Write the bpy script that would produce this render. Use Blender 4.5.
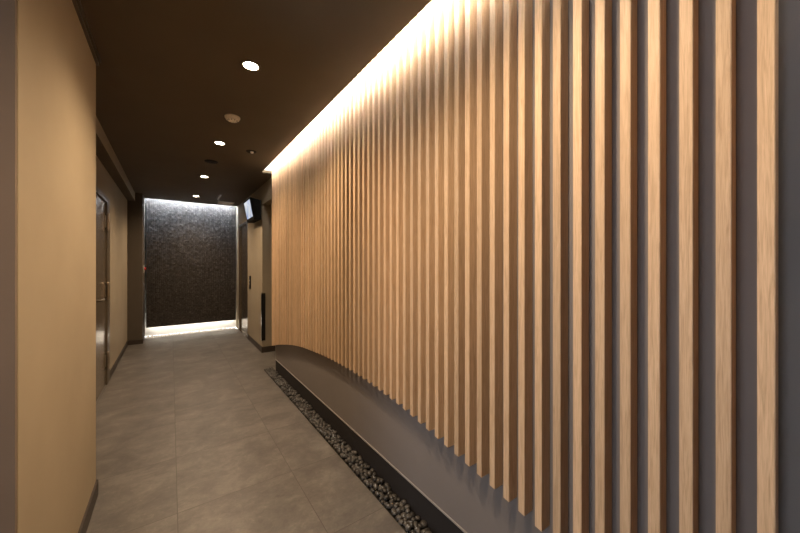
import bpy, bmesh, math, random
from mathutils import Vector, Matrix

for o in list(bpy.data.objects):
    bpy.data.objects.remove(o)
SC = bpy.context.scene
COL = SC.collection
random.seed(7)

# ------------------------------------------------------------------ camera
F_PX, VX, VY, CAM_H = 321.0, 171.0, 264.0, 1.325
YAW = math.atan((400 - VX) / F_PX)
cam_d = bpy.data.cameras.new('camera')
cam_d.sensor_width = 36.0
cam_d.lens = F_PX / 800 * 36.0
cam_d.shift_y = (VY - 266.5) / 800
cam_d.clip_start = 0.02
cam = bpy.data.objects.new('camera', cam_d)
COL.objects.link(cam)
cam.location = (0, 0, CAM_H)
cam.rotation_euler = (math.pi / 2, 0, -YAW)
SC.camera = cam

# ------------------------------------------------------------------ light set-up
WORLD_STRENGTH = 4.5
WORLD_COL = (0.84, 0.90, 1.0)
DOWN_W = 98.0
DOWN_COL = (1.0, 0.74, 0.49)
COVE_COL = (1.0, 0.94, 0.86)
COVE_E = 150.0
TILE_COL = (0.70, 0.82, 1.0)
TILE_E = 2600.0
TROUGH_COL = (1.0, 0.93, 0.82)
TROUGH_E = 21.0
SC.view_settings.view_transform = 'Standard'
SC.view_settings.look = 'None'
SC.view_settings.gamma = 1.0
SC.view_settings.use_curve_mapping = False
SC.view_settings.exposure = 0.08
w = bpy.data.worlds.new('sky_light')
SC.world = w
w.use_nodes = True
w.node_tree.nodes['Background'].inputs[0].default_value = (*WORLD_COL, 1)
w.node_tree.nodes['Background'].inputs[1].default_value = WORLD_STRENGTH


# ------------------------------------------------------------------ materials
def new_mat(name, col, rough=0.6, metal=0.0, spec=0.5):
    m = bpy.data.materials.new(name)
    m.use_nodes = True
    b = m.node_tree.nodes['Principled BSDF']
    b.inputs['Base Color'].default_value = (*col, 1)
    b.inputs['Roughness'].default_value = rough
    b.inputs['Metallic'].default_value = metal
    b.inputs['Specular IOR Level'].default_value = spec
    return m


def nd(m, t, **kw):
    n = m.node_tree.nodes.new(t)
    for k, v in kw.items():
        setattr(n, k, v)
    return n


def lk(m, a, b):
    m.node_tree.links.new(a, b)


def noise(m, vec, scale, detail=4, rough=0.55):
    n = nd(m, 'ShaderNodeTexNoise')
    n.inputs['Scale'].default_value = scale
    n.inputs['Detail'].default_value = detail
    n.inputs['Roughness'].default_value = rough
    lk(m, vec, n.inputs['Vector'])
    return n


def ramp(m, fac, stops):
    r = nd(m, 'ShaderNodeValToRGB')
    e = r.color_ramp.elements
    while len(e) < len(stops):
        e.new(0.5)
    for i, (p, c) in enumerate(stops):
        e[i].position = p
        e[i].color = (*c, 1)
    lk(m, fac, r.inputs[0])
    return r


def bump(m, h, strength, dist=0.002):
    b = nd(m, 'ShaderNodeBump')
    b.inputs['Strength'].default_value = strength
    b.inputs['Distance'].default_value = dist
    lk(m, h, b.inputs['Height'])
    lk(m, b.outputs[0], m.node_tree.nodes['Principled BSDF'].inputs['Normal'])


def bsdf(m):
    return m.node_tree.nodes['Principled BSDF']


def pos(m):
    return nd(m, 'ShaderNodeNewGeometry').outputs['Position']


def plaster(name, col, grain=140):
    m = new_mat(name, col, 0.85, spec=0.25)
    p = pos(m)
    n1 = noise(m, p, 2.2, 3)
    c = ramp(m, n1.outputs[0], [(0.3, tuple(x * 0.94 for x in col)), (0.7, tuple(min(1, x * 1.05) for x in col))])
    lk(m, c.outputs[0], bsdf(m).inputs['Base Color'])
    n2 = noise(m, p, grain, 3, 0.6)
    bump(m, n2.outputs[0], 0.5, 0.0012)
    return m


def make_wood():
    m = new_mat('light_oak', (0.5, 0.33, 0.2), 0.5, spec=0.35)
    p = pos(m)
    oi = nd(m, 'ShaderNodeObjectInfo')
    off = nd(m, 'ShaderNodeVectorMath', operation='MULTIPLY_ADD')
    comb = nd(m, 'ShaderNodeCombineXYZ')
    for i in range(3):
        lk(m, oi.outputs['Random'], comb.inputs[i])
    lk(m, comb.outputs[0], off.inputs[0])
    off.inputs[1].default_value = (13, 29, 47)
    lk(m, p, off.inputs[2])
    sc = nd(m, 'ShaderNodeVectorMath', operation='MULTIPLY')
    lk(m, off.outputs[0], sc.inputs[0])
    sc.inputs[1].default_value = (60, 60, 2.6)
    n1 = noise(m, sc.outputs[0], 2.2, 6, 0.62)
    n1.inputs['Distortion'].default_value = 1.4
    c = ramp(m, n1.outputs[0], [(0.28, (0.445, 0.30, 0.175)), (0.5, (0.60, 0.42, 0.262)), (0.75, (0.70, 0.51, 0.335))])
    sc2 = nd(m, 'ShaderNodeVectorMath', operation='MULTIPLY')
    lk(m, off.outputs[0], sc2.inputs[0])
    sc2.inputs[1].default_value = (500, 500, 14)
    n2 = noise(m, sc2.outputs[0], 1.5, 2)
    mx = nd(m, 'ShaderNodeMix', data_type='RGBA', blend_type='MULTIPLY')
    mx.inputs[0].default_value = 0.5
    r2 = ramp(m, n2.outputs[0], [(0.3, (0.72, 0.66, 0.6)), (0.55, (1, 1, 1))])
    lk(m, c.outputs[0], mx.inputs[6])
    lk(m, r2.outputs[0], mx.inputs[7])
    hs = nd(m, 'ShaderNodeHueSaturation')
    mr = nd(m, 'ShaderNodeMapRange')
    lk(m, oi.outputs['Random'], mr.inputs[0])
    mr.inputs[3].default_value = 0.86
    mr.inputs[4].default_value = 1.1
    lk(m, mr.outputs[0], hs.inputs['Value'])
    lk(m, mx.outputs[2], hs.inputs['Color'])
    lk(m, hs.outputs[0], bsdf(m).inputs['Base Color'])
    bump(m, n2.outputs[0], 0.25, 0.0006)
    return m


def make_floor():
    m = new_mat('stone_tile', (0.2, 0.165, 0.13), 0.42, spec=0.45)
    p = pos(m)
    # which 600 mm tile, then a shift of the stone figure per tile
    sub = nd(m, 'ShaderNodeVectorMath', operation='SUBTRACT')
    lk(m, p, sub.inputs[0])
    sub.inputs[1].default_value = (0.028 - 6.0, 2.075 - 6.0, 0)
    dv = nd(m, 'ShaderNodeVectorMath', operation='MULTIPLY')
    lk(m, sub.outputs[0], dv.inputs[0])
    dv.inputs[1].default_value = (1 / 0.6, 1 / 0.6, 0)
    fl = nd(m, 'ShaderNodeVectorMath', operation='FLOOR')
    lk(m, dv.outputs[0], fl.inputs[0])
    wn = nd(m, 'ShaderNodeTexWhiteNoise', noise_dimensions='3D')
    lk(m, fl.outputs[0], wn.inputs['Vector'])
    off = nd(m, 'ShaderNodeVectorMath', operation='MULTIPLY_ADD')
    lk(m, wn.outputs['Color'], off.inputs[0])
    off.inputs[1].default_value = (9, 9, 9)
    lk(m, p, off.inputs[2])
    st = nd(m, 'ShaderNodeVectorMath', operation='MULTIPLY')
    lk(m, off.outputs[0], st.inputs[0])
    st.inputs[1].default_value = (1.3, 1.6, 1)
    n1 = noise(m, st.outputs[0], 3.4, 9, 0.68)
    n1.inputs['Distortion'].default_value = 0.35
    n2 = noise(m, st.outputs[0], 22, 7, 0.75)
    n2.inputs['Distortion'].default_value = 0.8
    c = ramp(m, n1.outputs[0], [(0.3, (0.066, 0.059, 0.052)), (0.5, (0.108, 0.097, 0.085)), (0.72, (0.172, 0.156, 0.138))])
    v = ramp(m, n2.outputs[0], [(0.35, (0.78, 0.78, 0.78)), (0.58, (1, 1, 1)), (0.72, (1.4, 1.39, 1.36))])
    mx = nd(m, 'ShaderNodeMix', data_type='RGBA', blend_type='MULTIPLY')
    mx.inputs[0].default_value = 1.0
    lk(m, c.outputs[0], mx.inputs[6])
    lk(m, v.outputs[0], mx.inputs[7])
    # joints
    fr = nd(m, 'ShaderNodeVectorMath', operation='FRACTION')
    lk(m, dv.outputs[0], fr.inputs[0])
    sp = nd(m, 'ShaderNodeSeparateXYZ')
    lk(m, fr.outputs[0], sp.inputs[0])
    ds = []
    for k in (0, 1):
        pp = nd(m, 'ShaderNodeMath', operation='PINGPONG')
        lk(m, sp.outputs[k], pp.inputs[0])
        pp.inputs[1].default_value = 0.5
        ds.append(pp)
    mn = nd(m, 'ShaderNodeMath', operation='MINIMUM')
    lk(m, ds[0].outputs[0], mn.inputs[0])
    lk(m, ds[1].outputs[0], mn.inputs[1])
    lt = nd(m, 'ShaderNodeMath', operation='LESS_THAN')
    lk(m, mn.outputs[0], lt.inputs[0])
    lt.inputs[1].default_value = 0.003
    mj = nd(m, 'ShaderNodeMix', data_type='RGBA')
    lk(m, lt.outputs[0], mj.inputs[0])
    lk(m, mx.outputs[2], mj.inputs[6])
    mj.inputs[7].default_value = (0.052, 0.044, 0.036, 1)
    lk(m, mj.outputs[2], bsdf(m).inputs['Base Color'])
    rr = nd(m, 'ShaderNodeMapRange')
    lk(m, n2.outputs[0], rr.inputs[0])
    rr.inputs[3].default_value = 0.36
    rr.inputs[4].default_value = 0.56
    lk(m, rr.outputs[0], bsdf(m).inputs['Roughness'])
    bump(m, n2.outputs[0], 0.12, 0.002)
    return m


def make_mosaic():
    m = new_mat('dark_mosaic', (0.05, 0.042, 0.036), 0.34, spec=0.5)
    g = nd(m, 'ShaderNodeNewGeometry')
    c = ramp(m, g.outputs['Random Per Island'], [(0.0, (0.022, 0.018, 0.015)), (0.5, (0.034, 0.028, 0.023)), (0.9, (0.048, 0.040, 0.033)), (1.0, (0.085, 0.072, 0.06))])
    lk(m, c.outputs[0], bsdf(m).inputs['Base Color'])
    mr = nd(m, 'ShaderNodeMapRange')
    lk(m, g.outputs['Random Per Island'], mr.inputs[0])
    mr.inputs[3].default_value = 0.5
    mr.inputs[4].default_value = 0.3
    lk(m, mr.outputs[0], bsdf(m).inputs['Roughness'])
    return m


def make_steel(name, col, rough, axis=2, metal=1.0):
    m = new_mat(name, col, rough, metal)
    p = pos(m)
    sc = nd(m, 'ShaderNodeVectorMath', operation='MULTIPLY')
    lk(m, p, sc.inputs[0])
    v = [300, 300, 300]
    v[axis] = 3
    sc.inputs[1].default_value = v
    n = noise(m, sc.outputs[0], 1.0, 2)
    mr = nd(m, 'ShaderNodeMapRange')
    lk(m, n.outputs[0], mr.inputs[0])
    mr.inputs[3].default_value = max(0.02, rough - 0.06)
    mr.inputs[4].default_value = rough + 0.06
    lk(m, mr.outputs[0], bsdf(m).inputs['Roughness'])
    return m


def make_pebble(name, a, b):
    m = new_mat(name, a, 0.45, spec=0.4)
    g = nd(m, 'ShaderNodeNewGeometry')
    oi = nd(m, 'ShaderNodeObjectInfo')
    ad = nd(m, 'ShaderNodeMath', operation='ADD')
    lk(m, g.outputs['Random Per Island'], ad.inputs[0])
    lk(m, oi.outputs['Random'], ad.inputs[1])
    fr = nd(m, 'ShaderNodeMath', operation='FRACT')
    lk(m, ad.outputs[0], fr.inputs[0])
    c = ramp(m, fr.outputs[0], [(0, a), (1, b)])
    n = noise(m, pos(m), 260, 3)
    mx = nd(m, 'ShaderNodeMix', data_type='RGBA', blend_type='MULTIPLY')
    mx.inputs[0].default_value = 0.6
    lk(m, c.outputs[0], mx.inputs[6])
    r = ramp(m, n.outputs[0], [(0.35, (0.7, 0.7, 0.7)), (0.65, (1.2, 1.2, 1.2))])
    lk(m, r.outputs[0], mx.inputs[7])
    lk(m, mx.outputs[2], bsdf(m).inputs['Base Color'])
    bump(m, n.outputs[0], 0.3, 0.001)
    return m


def emit(name, col, e):
    m = new_mat(name, (0.8, 0.8, 0.8), 0.5)
    b = bsdf(m)
    b.inputs['Emission Color'].default_value = (*col, 1)
    b.inputs['Emission Strength'].default_value = e
    return m


M = dict(
    plaster=plaster('cream_plaster', (0.36, 0.295, 0.20)),
    taupe=plaster('taupe_plaster', (0.285, 0.236, 0.168)),
    pillar=plaster('brown_plaster', (0.085, 0.069, 0.052)),
    grey=plaster('grey_paint', (0.19, 0.168, 0.157), 60),
    white=plaster('white_paint', (0.8, 0.79, 0.76)),
    ceiling=plaster('dark_brown_ceiling_paint', (0.115, 0.090, 0.060), 90),
    base=new_mat('dark_brown_skirting', (0.035, 0.025, 0.018), 0.5),
    kerb=plaster('black_stone_kerb', (0.022, 0.019, 0.019), 200),
    bed=plaster('dark_grit', (0.012, 0.011, 0.010), 300),
    wood=make_wood(),
    floor=make_floor(),
    mosaic=make_mosaic(),
    grout=new_mat('dark_grout', (0.012, 0.010, 0.009), 0.8),
    steel=make_steel('brushed_steel', (0.55, 0.52, 0.48), 0.28),
    bronze=make_steel('brown_metal_door', (0.36, 0.29, 0.21), 0.24, metal=0.75),
    lift=make_steel('brown_lift_steel', (0.30, 0.25, 0.19), 0.22, metal=0.9),
    lobby=plaster('grey_brown_facing', (0.22, 0.162, 0.12)),
    frame=new_mat('dark_bronze_frame', (0.085, 0.066, 0.042), 0.4),
    alu=make_steel('satin_aluminium', (0.75, 0.74, 0.72), 0.3, 1),
    hinge=make_steel('worn_hinge_steel', (0.5, 0.44, 0.36), 0.3),
    black=new_mat('black_plastic', (0.006, 0.006, 0.006), 0.75, spec=0.12),
    blackmat=new_mat('black_rubber', (0.007, 0.0065, 0.006), 0.7, spec=0.2),
    offwhite=new_mat('off_white_plastic', (0.85, 0.80, 0.72), 0.45),
    red=new_mat('red_plastic', (0.55, 0.02, 0.02), 0.4),
    greyplate=new_mat('grey_metal_plate', (0.12, 0.11, 0.10), 0.4, 0.6),
    pebble=make_pebble('black_pebble', (0.022, 0.020, 0.0185), (0.075, 0.068, 0.061)),
    pale=make_pebble('pale_pebble', (0.55, 0.53, 0.5), (0.75, 0.73, 0.7)),
    lamp=emit('lamp_lens', (1.0, 0.86, 0.62), 45.0),
    cove=emit('cove_strip_light', COVE_COL, COVE_E),
    tileled=emit('wall_wash_strip_light', TILE_COL, TILE_E),
    trough=emit('trough_strip_light', TROUGH_COL, TROUGH_E),
    edge=new_mat('silver_edge', (0.30, 0.28, 0.26), 0.4),
    chrome=new_mat('chrome', (0.8, 0.8, 0.8), 0.12, 1.0),
)


def make_screen():
    m = new_mat('lit_screen', (0.02, 0.02, 0.02), 0.2)
    tc = nd(m, 'ShaderNodeTexCoord')
    n = noise(m, tc.outputs['Object'], 7, 3)
    c = ramp(m, n.outputs[0], [(0.35, (0.42, 0.55, 0.85)), (0.5, (0.75, 0.82, 0.92)), (0.65, (0.9, 0.92, 0.95))])
    lk(m, c.outputs[0], bsdf(m).inputs['Emission Color'])
    bsdf(m).inputs['Emission Strength'].default_value = 0.62
    return m


M['screen'] = make_screen()


# ------------------------------------------------------------------ mesh helpers
def add_box(bm, x0, x1, y0, y1, z0, z1, bev=0.0):
    r = bmesh.ops.create_cube(bm, size=1.0)
    vs = r['verts']
    for v in vs:
        v.co = Vector(((x0 + x1) / 2 + v.co.x * (x1 - x0), (y0 + y1) / 2 + v.co.y * (y1 - y0), (z0 + z1) / 2 + v.co.z * (z1 - z0)))
    if bev:
        es = list({e for v in vs for e in v.link_edges})
        bmesh.ops.bevel(bm, geom=es, offset=bev, segments=2, affect='EDGES', profile=0.7)


def add_cyl(bm, c, r0, r1, z0, z1, seg=32):
    """closed frustum along z"""
    lo = [bm.verts.new((c[0] + r0 * math.cos(a), c[1] + r0 * math.sin(a), z0)) for a in [2 * math.pi * i / seg for i in range(seg)]]
    hi = [bm.verts.new((c[0] + r1 * math.cos(a), c[1] + r1 * math.sin(a), z1)) for a in [2 * math.pi * i / seg for i in range(seg)]]
    for i in range(seg):
        j = (i + 1) % seg
        bm.faces.new((lo[i], lo[j], hi[j], hi[i]))
    bm.faces.new(lo[::-1])
    bm.faces.new(hi)


def add_lathe(bm, c, prof, seg=40):
    """revolve (r, z) profile about a vertical axis; closed loop of profile points"""
    rings = []
    for r, z in prof:
        rings.append([bm.verts.new((c[0] + r * math.cos(2 * math.pi * i / seg), c[1] + r * math.sin(2 * math.pi * i / seg), c[2] + z)) for i in range(seg)])
    n = len(prof)
    for k in range(n):
        a, b = rings[k], rings[(k + 1) % n]
        for i in range(seg):
            j = (i + 1) % seg
            bm.faces.new((a[i], a[j], b[j], b[i]))


def add_tube(bm, pts, r, seg=10):
    pts = [Vector(p) for p in pts]
    rings = []
    for i, p in enumerate(pts):
        t = (pts[min(i + 1, len(pts) - 1)] - pts[max(i - 1, 0)]).normalized()
        u = t.orthogonal().normalized() if i == 0 else (u - t * u.dot(t)).normalized()
        v = t.cross(u)
        rings.append([bm.verts.new(p + (u * math.cos(2 * math.pi * k / seg) + v * math.sin(2 * math.pi * k / seg)) * r) for k in range(seg)])
    for a, b in zip(rings, rings[1:]):
        for k in range(seg):
            j = (k + 1) % seg
            bm.faces.new((a[k], a[j], b[j], b[k]))
    bm.faces.new(rings[0][::-1])
    bm.faces.new(rings[-1])


def obj(name, bm, mat, parent=None, smooth=False):
    bmesh.ops.recalc_face_normals(bm, faces=bm.faces[:])
    if parent:
        bmesh.ops.translate(bm, vec=-parent.location, verts=bm.verts[:])
    me = bpy.data.meshes.new(name)
    bm.to_mesh(me)
    bm.free()
    me.materials.append(mat)
    if smooth:
        for p in me.polygons:
            p.use_smooth = True
    o = bpy.data.objects.new(name, me)
    COL.objects.link(o)
    if parent:
        o.parent = parent
    return o


def boxes(name, mat, rects, parent=None, bev=0.0):
    bm = bmesh.new()
    for r in rects:
        add_box(bm, *r, bev=bev)
    return obj(name, bm, mat, parent)


def tag(o, label, cat, group=None, kind=None):
    o['label'] = label
    o['category'] = cat
    if group:
        o['group'] = group
    if kind:
        o['kind'] = kind
    return o


def thing(name, label, cat, loc=(0, 0, 0), group=None, kind=None):
    o = bpy.data.objects.new(name, None)
    COL.objects.link(o)
    o.location = loc
    o.empty_display_size = 0.05
    return tag(o, label, cat, group, kind)


def struct(name, mat, rects, label, cat):
    return tag(boxes(name, mat, rects), label, cat, kind='structure')


def dup(root, delta, label):
    """copy a thing, its parts and their sub-parts"""
    r = root.copy()
    COL.objects.link(r)
    r.location = root.location + Vector(delta)
    r['label'] = label
    def kids(a, b):
        for ch in list(a.children):
            c = ch.copy()
            COL.objects.link(c)
            c.parent = b
            kids(ch, c)
    kids(root, r)
    return r


# ------------------------------------------------------------------ key dimensions
CEIL = 2.50
XN, YN0, YN1 = -0.349, 1.354, 2.50        # cream wall block close to the camera
XL = -0.58                                # recessed left wall
XF, XB = 1.005, 1.055                     # slat fronts, grey wall
XR = 1.11                                 # right wall beyond the slats
YP = 6.84                                 # dark pillar
YEND = 4.125                              # end of the grey wall
YJ = 5.10                                 # jamb of the side passage
LIP = 0.946                               # ceiling edge beside the slats
YTILE = 7.38

# ------------------------------------------------------------------ structure
struct('floor', M['floor'], [(-2.6, 0.945, -3.1, 7.27, -0.06, 0), (0.945, 2.6, 4.27, 7.27, -0.06, 0), (XB, 2.6, YEND, 4.27, -0.06, 0)],
       'grey-brown stone tile floor of the corridor', 'floor')
struct('ceiling', M['ceiling'], [(-2.6, LIP, -3.1, 4.36, CEIL, CEIL + 0.03), (-2.6, 2.6, 4.36, 7.30, CEIL, CEIL + 0.03),
                                 (XR + 0.09, 2.6, YEND, 4.36, CEIL, CEIL + 0.03)], 'dark brown painted corridor ceiling', 'ceiling')
struct('ceiling_cove', M['white'], [(0.78, 1.25, -3.1, 4.42, 2.70, 2.74), (0.78, 0.82, -3.1, 4.36, CEIL + 0.03, 2.70),
                                    (0.78, 1.25, 4.36, 4.42, CEIL + 0.03, 2.70), (XR + 0.09, 1.25, YEND, 4.36, CEIL + 0.03, 2.70)],
       'white lit slot in the ceiling above the wooden slats', 'ceiling cove')
struct('ceiling_cove_end', M['white'], [(-0.387, XR, 7.0, 7.5, 2.68, 2.72), (-0.387, XR, 7.0, 7.04, CEIL + 0.03, 2.68)],
       'lit slot in the ceiling above the dark mosaic panel', 'ceiling cove')

struct('wall_left_near', M['plaster'], [(-2.6, XN, YN0, YN1, 0, CEIL)], 'cream plaster wall block at the left edge of the picture', 'wall')
struct('wall_left', M['taupe'], [(-0.75, XL, YN1, 3.86, 0, CEIL), (-0.75, XL, 3.86, 4.915, 2.06, CEIL), (-0.75, XL, 4.915, YP, 0, CEIL)],
       'recessed taupe plaster wall holding the brown metal door', 'wall')
struct('beam_left', M['taupe'], [(XL, -0.483, YN1, YP, 2.368, CEIL)], 'taupe boxed beam along the top of the recessed left wall', 'beam')
struct('beam_soffit', M['ceiling'], [(XL, -0.4832, YN1, YP, 2.362, 2.3678)], 'dark brown underside of the boxed beam on the left wall', 'beam')  # separate thin sheet in the ceiling colour, darker than the beam it covers
struct('pillar_left', M['pillar'], [(-0.75, -0.387, YP, 7.5, 0, 2.72)], 'dark brown pillar left of the mosaic panel', 'pillar')
struct('wall_back', M['white'], [(-0.75, 1.4, 7.50, 7.60, 0, 2.75)], 'white end wall behind the floating mosaic panel', 'wall')
struct('wall_right_far', M['taupe'], [(XR, 2.5, YJ, 5.25, 0, CEIL), (XR, 1.26, 5.25, 6.25, 0, CEIL), (XR, 1.26, 6.25, 7.10, 2.07, CEIL),
                                      (XR, 1.26, 7.10, 7.50, 0, 2.72)], 'taupe plaster wall with the lift entrance on the right', 'wall')
struct('wall_right_header', M['taupe'], [(XR, XR + 0.09, YEND, YJ, 2.21, 2.70)], 'taupe header above the side opening next to the slats', 'wall')
struct('wall_right', M['grey'], [(XB, 1.25, -3.1, YEND, 0.142, 2.70)], 'grey painted wall behind and below the wooden slats', 'wall')
struct('wall_passage', M['taupe'], [(1.25, 2.6, 3.98, YEND, 0, CEIL), (2.5, 2.6, YEND, YJ, 0, CEIL)], 'walls of the dim side passage on the right', 'wall')
struct('wall_lobby', M['plaster'], [(-2.7, -2.6, -3.1, 0.0, 0, CEIL), (-2.7, -2.6, 0.0, 1.3, 2.40, CEIL), (-2.7, -2.6, 1.3, YN0, 0, CEIL), (-2.7, 1.25, -3.2, -3.1, 0, CEIL)], 'cream walls of the lobby with its entrance opening', 'wall')

struct('wall_lobby_end', M['lobby'], [(-2.6, XN - 0.002, YN0 - 0.012, YN0, 0, CEIL)], 'grey-brown wall face at the very left edge of the picture', 'wall')  # thin sheet over the cream block's end face, in a darker tone

# trims
struct('trim_1', M['kerb'], [(XB - 0.001, 1.25, -3.1, YEND, -0.06, 0.141)], 'black stone kerb along the foot of the grey wall', 'kerb')
struct('trim_2', M['edge'], [(XB - 0.004, XB + 0.003, -3.1, YEND, 0.141, 0.150), (XB - 0.004, XB + 0.003, YEND, YEND + 0.006, 0.141, 2.5)],
       'thin silver edge strip on top of the black kerb', 'trim')
struct('trim_3', M['frame'], [(XN, XN + 0.012, YN0, YN1 + 0.012, CEIL - 0.036, CEIL - 0.022), (XN, XN + 0.02, YN0, YN1 + 0.012, CEIL - 0.018, CEIL)],
       'thin brown ceiling trim along the cream wall', 'trim')
struct('trim_4', M['bed'], [(0.945, XB - 0.001, -3.1, 4.27, -0.06, -0.006)], 'dark grit bed under the black pebbles', 'bed')
struct('trim_5', M['white'], [(-0.387, XR, 7.27, 7.50, -0.06, -0.012)], 'lit trough in the floor under the mosaic panel', 'trough')
struct('baseboard_left_near', M['base'], [(XN, XN + 0.009, YN0, YN1 + 0.009, 0, 0.088), (XL, XN + 0.009, YN1, YN1 + 0.009, 0, 0.088)],
       'dark brown skirting board on the cream wall', 'baseboard')
struct('baseboard_left', M['base'], [(XL, XL + 0.009, YN1 + 0.009, 3.86, 0, 0.075), (XL, XL + 0.009, 4.915, YP, 0, 0.075), (XL + 0.009, -0.378, YP - 0.009, YP, 0, 0.075),
                                     (-0.387, -0.378, YP, 7.27, 0, 0.075)], 'dark brown skirting board along the recessed wall and pillar', 'baseboard')
struct('baseboard_right', M['base'], [(XR - 0.009, XR, YJ, 6.22, 0, 0.085), (XR - 0.009, 2.5, YJ - 0.009, YJ, 0, 0.085)],
       'dark brown skirting board at the lift wall corner', 'baseboard')

# ------------------------------------------------------------------ slat screen
PTS = [(0.05, 0.335), (0.3, 0.378), (0.594, 0.431), (0.722, 0.453), (0.99, 0.497), (1.299, 0.544), (1.418, 0.560), (1.742, 0.583), (2.01, 0.591),
       (2.3, 0.587), (2.57, 0.573), (3.074, 0.530), (3.45, 0.470), (3.761, 0.408), (4.0, 0.352), (4.2, 0.300)]


def arch(y):
    """smooth lower edge (Catmull-Rom through the measured points)"""
    n = len(PTS)
    i = 0
    while i < n - 2 and PTS[i + 1][0] < y:
        i += 1
    (x1, y1), (x2, y2) = PTS[i], PTS[i + 1]
    x0, y0 = PTS[max(i - 1, 0)]
    x3, y3 = PTS[min(i + 2, n - 1)]
    h = x2 - x1
    m1 = (y2 - y0) / (x2 - x0)
    m2 = (y3 - y1) / (x3 - x1)
    t = (y - x1) / h
    return (2 * t**3 - 3 * t**2 + 1) * y1 + (t**3 - 2 * t**2 + t) * h * m1 + (-2 * t**3 + 3 * t**2) * y2 + (t**3 - t**2) * h * m2


PITCH, SLAT_W = 0.0635, 0.0250
screen = thing('slat_screen', 'tall screen of slim light oak slats with an arched lower edge on the grey wall', 'slat screen', (XB, 2.1, 0.3))
for i in range(64):
    y0 = 0.0887 + PITCH * i + random.uniform(-0.0006, 0.0006)
    y1 = y0 + SLAT_W
    bm = bmesh.new()
    add_box(bm, XF, XB - 0.0005, y0, y1, 0, 2.60)
    for v in bm.verts:
        if v.co.z < 1:
            v.co.z = arch(v.co.y)
    bmesh.ops.bevel(bm, geom=bm.edges[:], offset=0.0012, segments=2, affect='EDGES')
    obj('slat', bm, M['wood'], screen)

# strip lights (their own light)
tag(boxes('strip_light', M['cove'], [(0.905, 0.940, -3.0, 4.16, 2.612, 2.622)]), 'warm strip light tucked inside the ceiling slot above the slats', 'strip light')
tag(boxes('strip_light', M['tileled'], [(-0.36, 1.08, 7.284, 7.298, 2.655, 2.665)]), 'cool strip light inside the slot above the mosaic panel', 'strip light')
tag(boxes('strip_light', M['trough'], [(-0.34, 1.07, 7.425, 7.445, 0.180, 0.190)]), 'white strip light under the lower edge of the mosaic panel', 'strip light')

# ------------------------------------------------------------------ mosaic panel
panel = thing('mosaic_panel', 'dark mosaic tile panel floating above the lit trough at the corridor end', 'tile panel', (0.36, YTILE + 0.02, 0.17))
boxes('backing_board', M['grout'], [(-0.365, 1.092, YTILE, YTILE + 0.04, 0.170, 2.62)], panel)
bm = bmesh.new()
TP = 0.0229
ncol, nrow = int(1.457 / 0.031), int(2.45 / TP)
for c in range(ncol):
    for r in range(nrow):
        x = -0.365 + (c + 0.5) * 1.457 / ncol
        z = 0.170 + (r + 0.5) * 2.45 / nrow
        d = random.choice((0.006, 0.006, 0.007, 0.0085))
        hx, hz = 1.457 / ncol / 2 - 0.0024, 2.45 / nrow / 2 - 0.0012
        tx, tz = random.uniform(-0.0009, 0.0009), random.uniform(-0.0009, 0.0009)
        b = [bm.verts.new((x + sx * hx, YTILE, z + sz * hz)) for sx, sz in ((-1, -1), (1, -1), (1, 1), (-1, 1))]
        f = [bm.verts.new((x + sx * (hx - 0.0008), YTILE - d - sx * tx - sz * tz, z + sz * (hz - 0.0008))) for sx, sz in ((-1, -1), (1, -1), (1, 1), (-1, 1))]
        bm.faces.new(f)
        for k in range(4):
            j = (k + 1) % 4
            bm.faces.new((b[k], b[j], f[j], f[k]))
obj('mosaic_tiling', bm, M['mosaic'], panel)

# ------------------------------------------------------------------ left door
door = thing('door_1', 'brown metal door with lever handle in the recessed left wall', 'door', (XL, 4.36, 0), kind='structure')
boxes('door_frame', M['frame'], [(-0.70, XL + 0.012, 3.86, 3.94, 0, 2.06), (-0.70, XL + 0.012, 4.735, 4.915, 0, 2.06), (-0.70, XL + 0.012, 3.94, 4.735, 2.0, 2.06)], door, 0.002)
leaf = boxes('door_leaf', M['bronze'], [(-0.64, XL - 0.004, 3.945, 4.73, 0.008, 1.996)], door, 0.002)
for z in (1.79, 1.03, 0.27):
    bm = bmesh.new()
    add_box(bm, XL - 0.003, XL + 0.002, 4.675, 4.73, z - 0.065, z + 0.065, 0.001)
    add_cyl(bm, (XL + 0.018, 4.733), 0.011, 0.011, z - 0.085, z + 0.085, 16)
    add_cyl(bm, (XL + 0.018, 4.733), 0.013, 0.008, z + 0.085, z + 0.096, 16)
    add_cyl(bm, (XL + 0.018, 4.733), 0.008, 0.013, z - 0.096, z - 0.085, 16)
    obj('hinge', bm, M['hinge'], door)
bm = bmesh.new()
add_box(bm, XL - 0.004, XL + 0.004, 4.01, 4.06, 0.93, 1.05, 0.002)
add_tube(bm, [(XL, 4.035, 0.985), (XL + 0.045, 4.035, 0.985), (XL + 0.055, 4.045, 0.985), (XL + 0.055, 4.17, 0.983)], 0.010)
obj('lever_handle', bm, M['frame'], door, True)

# ------------------------------------------------------------------ lift entrance
lift = thing('door_2', 'stainless steel lift door in the right wall beside the mosaic panel', 'lift door', (XR, 6.67, 0), kind='structure')
boxes('door_frame', M['lift'], [(XR - 0.004, 1.20, 6.22, 6.265, 0, 2.10), (XR - 0.004, 1.20, 7.085, 7.13, 0, 2.10), (XR - 0.004, 1.20, 6.265, 7.085, 2.055, 2.10)], lift, 0.002)
boxes('door_leaf', M['lift'], [(1.135, 1.165, 6.267, 6.674, 0.006, 2.054)], lift, 0.002)
boxes('door_leaf', M['lift'], [(1.135, 1.165, 6.677, 7.083, 0.006, 2.054)], lift, 0.002)
boxes('sill', M['lift'], [(XR - 0.004, 1.20, 6.265, 7.085, 0, 0.005)], lift)

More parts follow.
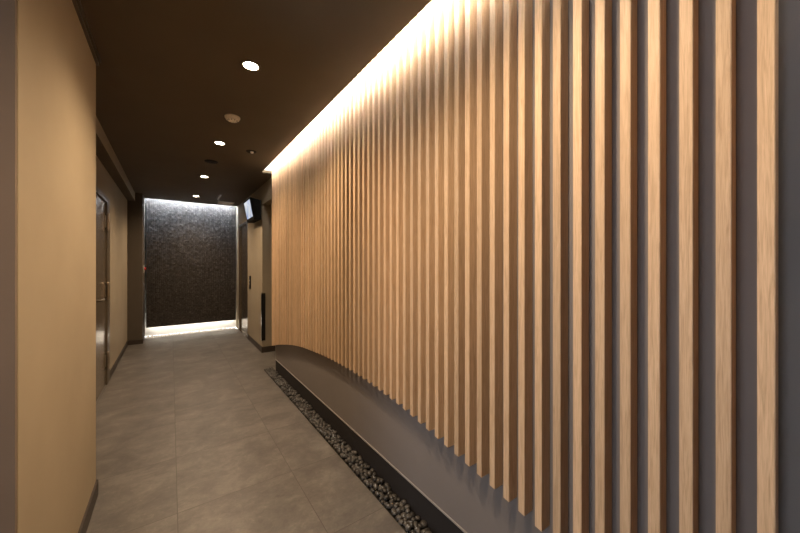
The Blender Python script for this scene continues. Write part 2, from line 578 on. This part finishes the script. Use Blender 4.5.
call = thing('call_panel', 'small black lift call button panel on the taupe wall', 'button panel', (XR, 6.0, 1.0))
boxes('face_plate', M['black'], [(XR - 0.012, XR - 0.0003, 5.93, 6.03, 0.90, 1.12)], call, 0.003)
for z in (0.985, 1.04):
    bm = bmesh.new()
    add_cyl(bm, (0, 0), 0.011, 0.010, 0, 0.004, 20)
    bmesh.ops.transform(bm, matrix=Matrix.Translation((XR - 0.0125, 5.98, z)) @ Matrix.Rotation(-math.pi / 2, 4, 'Y'), verts=bm.verts[:])
    obj('button', bm, M['steel'], call)

guard = thing('corner_guard', 'low black guard plate on the passage wall corner near the slats', 'corner guard', (XR, YJ, 0.18))
boxes('guard_plate', M['blackmat'], [(XR - 0.012, XR + 0.042, YJ - 0.012, YJ - 0.0005, 0.18, 0.89)], guard, 0.003)
o = boxes('edge_strip', M['steel'], [(XR - 0.012, XR - 0.0005, YJ - 0.0004, YJ + 0.03, 0.18, 0.89)], guard, 0.001)
o['label'] = 'narrow polished steel strip'

# ------------------------------------------------------------------ wall television
tv = thing('wall_television', 'small black television with lit bluish screen high on the right wall', 'television', (0.965, 5.34, 2.155))
TILT = Matrix.Rotation(-0.185, 4, 'Y')


def tv_part(name, mat, rects, bev=0.0):
    bm = bmesh.new()
    for r in rects:
        add_box(bm, *r, bev=bev)
    bmesh.ops.transform(bm, matrix=TILT, verts=bm.verts[:])
    ob = obj(name, bm, mat)
    ob.parent = tv
    return ob


bm = bmesh.new()
outl = [(-0.0, 0.150), (-0.0, -0.175)]
outl = [TILT @ Vector((0.0031, 0, z)) for z in (0.150, -0.175)]
outl = [(p.x, p.z) for p in outl] + [(0.128, -0.168), (0.128, 0.118)]
a = [bm.verts.new((x, -0.250, z)) for x, z in outl]
b = [bm.verts.new((x, 0.250, z)) for x, z in outl]
bm.faces.new(a)
bm.faces.new(b[::-1])
for k in range(4):
    bm.faces.new((a[k], b[k], b[(k + 1) % 4], a[(k + 1) % 4]))
bmesh.ops.recalc_face_normals(bm, faces=bm.faces[:])
ob = obj('casing', bm, M['black']); ob.parent = tv
tv_part('bezel', M['black'], [(-0.006, 0.003, -0.250, 0.250, 0.128, 0.150), (-0.006, 0.003, -0.250, 0.250, -0.175, -0.128),
                              (-0.006, 0.003, -0.250, -0.226, -0.128, 0.128), (-0.006, 0.003, 0.226, 0.250, -0.128, 0.128)], 0.001)
tv_part('screen', M['screen'], [(-0.002, 0.003, -0.226, 0.226, -0.128, 0.128)])
bm = bmesh.new()
add_box(bm, 0.1282, 0.1448, -0.12, 0.12, -0.12, 0.09, 0.003)
ob = obj('wall_bracket', bm, M['black']); ob.parent = tv

# ------------------------------------------------------------------ pillar fittings
alarm = thing('alarm_lamp', 'small red lamp on the pillar side left of the mosaic panel', 'alarm lamp', (-0.387, 7.16, 1.25))
boxes('mounting_plate', M['offwhite'], [(-0.3868, -0.382, 7.13, 7.19, 1.17, 1.30)], alarm, 0.002)
bm = bmesh.new()
add_lathe(bm, (0, 0, 0), [(0.0005, 0), (0.026, 0), (0.026, 0.012), (0.02, 0.022), (0.010, 0.028), (0.0005, 0.029)], 24)
bmesh.ops.transform(bm, matrix=Matrix.Translation((-0.382, 7.16, 1.245)) @ Matrix.Rotation(math.pi / 2, 4, 'Y'), verts=bm.verts[:])
obj('lamp_dome', bm, M['red'], alarm, True)
plate = thing('service_plate', 'slim grey metal plate low on the pillar side below the red lamp', 'wall plate', (-0.387, 7.16, 0.45))
boxes('cover', M['greyplate'], [(-0.3868, -0.380, 7.10, 7.22, 0.25, 0.80)], plate, 0.002)
boxes('lock', M['steel'], [(-0.3798, -0.377, 7.12, 7.135, 0.52, 0.55)], plate, 0.0008)

# ------------------------------------------------------------------ ceiling fittings
lamp = thing('downlight', 'lit round downlight nearest the camera in the dark ceiling', 'downlight', (0.385, 2.06, CEIL), 'recessed ceiling downlights')
bm = bmesh.new()
add_lathe(bm, (0.385, 2.06, CEIL), [(0.040, 0.0), (0.041, -0.004), (0.052, -0.005), (0.056, -0.002), (0.056, 0.0)], 48)
obj('trim_ring', bm, M['ceiling'], lamp, True)
bm = bmesh.new()
add_lathe(bm, (0.385, 2.06, CEIL), [(0.0005, -0.0045), (0.030, -0.0042), (0.0405, -0.0025), (0.0405, -0.0003), (0.0005, -0.0003)], 48)
obj('lens', bm, M['lamp'], lamp, True)
sd = bpy.data.lights.new('downlight_beam', 'SPOT')
sd.energy = DOWN_W
sd.color = DOWN_COL
sd.spot_size = math.radians(150)
sd.spot_blend = 1.0
sd.shadow_soft_size = 0.045
so = bpy.data.objects.new('beam', sd)
COL.objects.link(so)
so.parent = lamp
so.location = (0, 0, -0.06)
dup(lamp, (0.0, 1.49, 0), 'lit round downlight second from the camera, behind the smoke detector')
dup(lamp, (-0.02, 2.98, 0), 'lit round downlight third from the camera, just beyond the dark speaker disc')
dup(lamp, (-0.035, 4.50, 0), 'lit round downlight farthest from the camera, close to the mosaic panel')
dup(lamp, (0.0, -1.49, 0), 'lit round downlight above the camera, out of the picture')

det = thing('smoke_detector', 'round off-white smoke detector on the dark ceiling', 'smoke detector', (0.40, 2.866, CEIL))
bm = bmesh.new()
add_lathe(bm, (0.40, 2.866, CEIL), [(0.0005, 0), (0.056, 0), (0.056, -0.010), (0.052, -0.014), (0.0005, -0.014)], 40)
obj('mounting_base', bm, M['offwhite'], det, True)
bm = bmesh.new()
add_lathe(bm, (0.40, 2.866, CEIL), [(0.0005, -0.0141), (0.047, -0.0141), (0.049, -0.022), (0.042, -0.030), (0.024, -0.034), (0.0005, -0.035)], 40)
obj('cover', bm, M['offwhite'], det, True)
bm = bmesh.new()
for k in range(10):
    a = 2 * math.pi * k / 10
    b2 = bmesh.new()
    add_box(b2, 0.030, 0.040, -0.003, 0.003, -0.0337, -0.0275)
    bmesh.ops.transform(b2, matrix=Matrix.Translation((0.40, 2.866, CEIL)) @ Matrix.Rotation(a, 4, 'Z'), verts=b2.verts[:])
    me = bpy.data.meshes.new('tmp')
    b2.to_mesh(me)
    b2.free()
    bm.from_mesh(me)
    bpy.data.meshes.remove(me)
obj('sensor_slots', bm, M['blackmat'], det)

spot = thing('spotlight', 'small unlit black recessed spotlight beside the ceiling slot', 'spotlight', (0.682, 3.63, CEIL))
bm = bmesh.new()
add_lathe(bm, (0.682, 3.63, CEIL), [(0.030, 0), (0.030, -0.006), (0.046, -0.006), (0.050, -0.003), (0.050, 0)], 40)
obj('trim_ring', bm, M['blackmat'], spot, True)
bm = bmesh.new()
add_lathe(bm, (0.682, 3.63, CEIL), [(0.0005, -0.0003), (0.0295, -0.0003), (0.0295, -0.004), (0.0005, -0.004)], 32)
obj('housing', bm, M['blackmat'], spot)
bm = bmesh.new()
add_lathe(bm, (0.688, 3.622, CEIL), [(0.0005, -0.0045), (0.016, -0.0045), (0.018, -0.012), (0.012, -0.020), (0.0005, -0.023)], 24)
o = obj('bulb', bm, M['offwhite'], spot, True)

spk = thing('ceiling_speaker', 'flat dark round speaker disc on the ceiling between two downlights', 'speaker', (0.376, 4.25, CEIL))
bm = bmesh.new()
add_lathe(bm, (0.376, 4.25, CEIL), [(0.058, 0), (0.058, -0.007), (0.066, -0.006), (0.068, -0.002), (0.068, 0)], 40)
obj('rim', bm, M['blackmat'], spk, True)
bm = bmesh.new()
add_lathe(bm, (0.376, 4.25, CEIL), [(0.0005, -0.0003), (0.0575, -0.0003), (0.0575, -0.005), (0.03, -0.008), (0.0005, -0.009)], 40)
obj('grille', bm, M['blackmat'], spk, True)

vent = thing('ceiling_vent', 'pale square ceiling vent near the top right of the mosaic panel', 'ceiling vent', (0.86, 6.97, CEIL))
VX0, VX1, VY0, VY1 = 0.735, 0.985, 6.81, 7.13
boxes('backing_panel', M['offwhite'], [(VX0 + 0.015, VX1 - 0.015, VY0 + 0.015, VY1 - 0.015, CEIL - 0.006, CEIL - 0.0005)], vent)
boxes('frame', M['white'], [(VX0, VX0 + 0.02, VY0, VY1, CEIL - 0.014, CEIL - 0.0005), (VX1 - 0.02, VX1, VY0, VY1, CEIL - 0.014, CEIL - 0.0005),
                          (VX0 + 0.02, VX1 - 0.02, VY1 - 0.02, VY1, CEIL - 0.014, CEIL - 0.0005), (VX0 + 0.02, VX1 - 0.02, VY0, VY0 + 0.02, CEIL - 0.014, CEIL - 0.0005)], vent, 0.001)
for k in range(6):
    yy = VY0 + 0.035 + k * 0.043
    boxes('blade', M['offwhite'], [(VX0 + 0.021, VX1 - 0.021, yy, yy + 0.028, CEIL - 0.011, CEIL - 0.0062)], vent)
tag(boxes('ceiling_strip', M['white'], [(0.680, 0.700, 6.22, 6.64, CEIL - 0.010, CEIL - 0.0003)], None, 0.002), 'thin pale strip on the ceiling in front of the square vent', 'ceiling strip')


# ------------------------------------------------------------------ pebbles
def pebble_bm(rx, ry, rz, sub=2):
    bm = bmesh.new()
    bmesh.ops.create_icosphere(bm, subdivisions=sub, radius=1.0)
    ph = [random.uniform(0, 6.28) for _ in range(6)]
    for v in bm.verts:
        p = v.co.copy()
        k = 1 + 0.10 * math.sin(2.1 * p.x + ph[0]) + 0.08 * math.sin(2.7 * p.y + ph[1]) + 0.07 * math.sin(3.3 * p.z + 2 * p.x + ph[2])
        q = p * k
        q.z = math.copysign(abs(q.z) ** 0.85, q.z)
        v.co = Vector((q.x * rx, q.y * ry, q.z * rz))
    return bm


protos = []
for k in range(8):
    bm = pebble_bm(random.uniform(0.0155, 0.0205), random.uniform(0.0125, 0.0155), random.uniform(0.0105, 0.0145))
    me = bpy.data.meshes.new('pebble')
    bm.to_mesh(me)
    bm.free()
    for p in me.polygons:
        p.use_smooth = True
    me.materials.append(M['pebble'])
    protos.append(me)

spots = []
yy = 1.02
row = 0
while yy < 4.255:
    n = 4 if row % 3 else 3
    for k in range(n):
        x = 0.955 + (k + (0.0 if row % 2 else 0.42)) * 0.0265 + random.uniform(-0.004, 0.004)
        x = min(max(x, 0.960), 1.0385)
        spots.append((x, yy + random.uniform(-0.005, 0.005)))
    yy += 0.0285
    row += 1
spots.sort(key=lambda s: math.hypot(s[0], s[1]))
LABEL = 'smooth black pebble in the nearer stretch of the strip beside the black kerb'
rest = bmesh.new()
for k, (x, y) in enumerate(spots):
    me = random.choice(protos)
    zmin = min(v.co.z for v in me.vertices)
    s = random.uniform(0.85, 1.12)
    rz = random.uniform(0, 6.28)
    z = -0.006 - zmin * s + random.choice((0, 0, 0.004, 0.009))
    if k < 300:
        o = bpy.data.objects.new('pebble', me)
        COL.objects.link(o)
        o.location = (x, y, z)
        o.rotation_euler = (random.uniform(-0.15, 0.15), random.uniform(-0.15, 0.15), rz)
        o.scale = (s, s, s)
        tag(o, LABEL, 'pebble', 'black pebbles along the kerb')
    else:
        b2 = bmesh.new()
        b2.from_mesh(me)
        bmesh.ops.transform(b2, matrix=Matrix.Translation((x, y, z)) @ Matrix.Rotation(rz, 4, 'Z') @ Matrix.Scale(s, 4), verts=b2.verts[:])
        t = bpy.data.meshes.new('tmp')
        b2.to_mesh(t)
        b2.free()
        rest.from_mesh(t)
        bpy.data.meshes.remove(t)
tag(obj('pebbles', rest, M['pebble'], None, True), 'bed of black pebbles at the far end of the kerb strip', 'pebbles', kind='stuff')

pale = bmesh.new()
for i in range(46):
    for j in range(6):
        b2 = pebble_bm(random.uniform(0.012, 0.018), random.uniform(0.010, 0.015), random.uniform(0.008, 0.013), 1)
        x = -0.362 + i * 0.0319 + random.uniform(-0.006, 0.006)
        y = 7.287 + j * 0.031 + random.uniform(-0.005, 0.005)
        bmesh.ops.transform(b2, matrix=Matrix.Translation((x, y, random.uniform(-0.002, 0.006))) @ Matrix.Rotation(random.uniform(0, 6.28), 4, 'Z'), verts=b2.verts[:])
        t = bpy.data.meshes.new('tmp')
        b2.to_mesh(t)
        b2.free()
        pale.from_mesh(t)
        bpy.data.meshes.remove(t)
tag(obj('pebbles', pale, M['pale'], None, True), 'bed of pale pebbles in the lit trough under the mosaic panel', 'pebbles', kind='stuff')
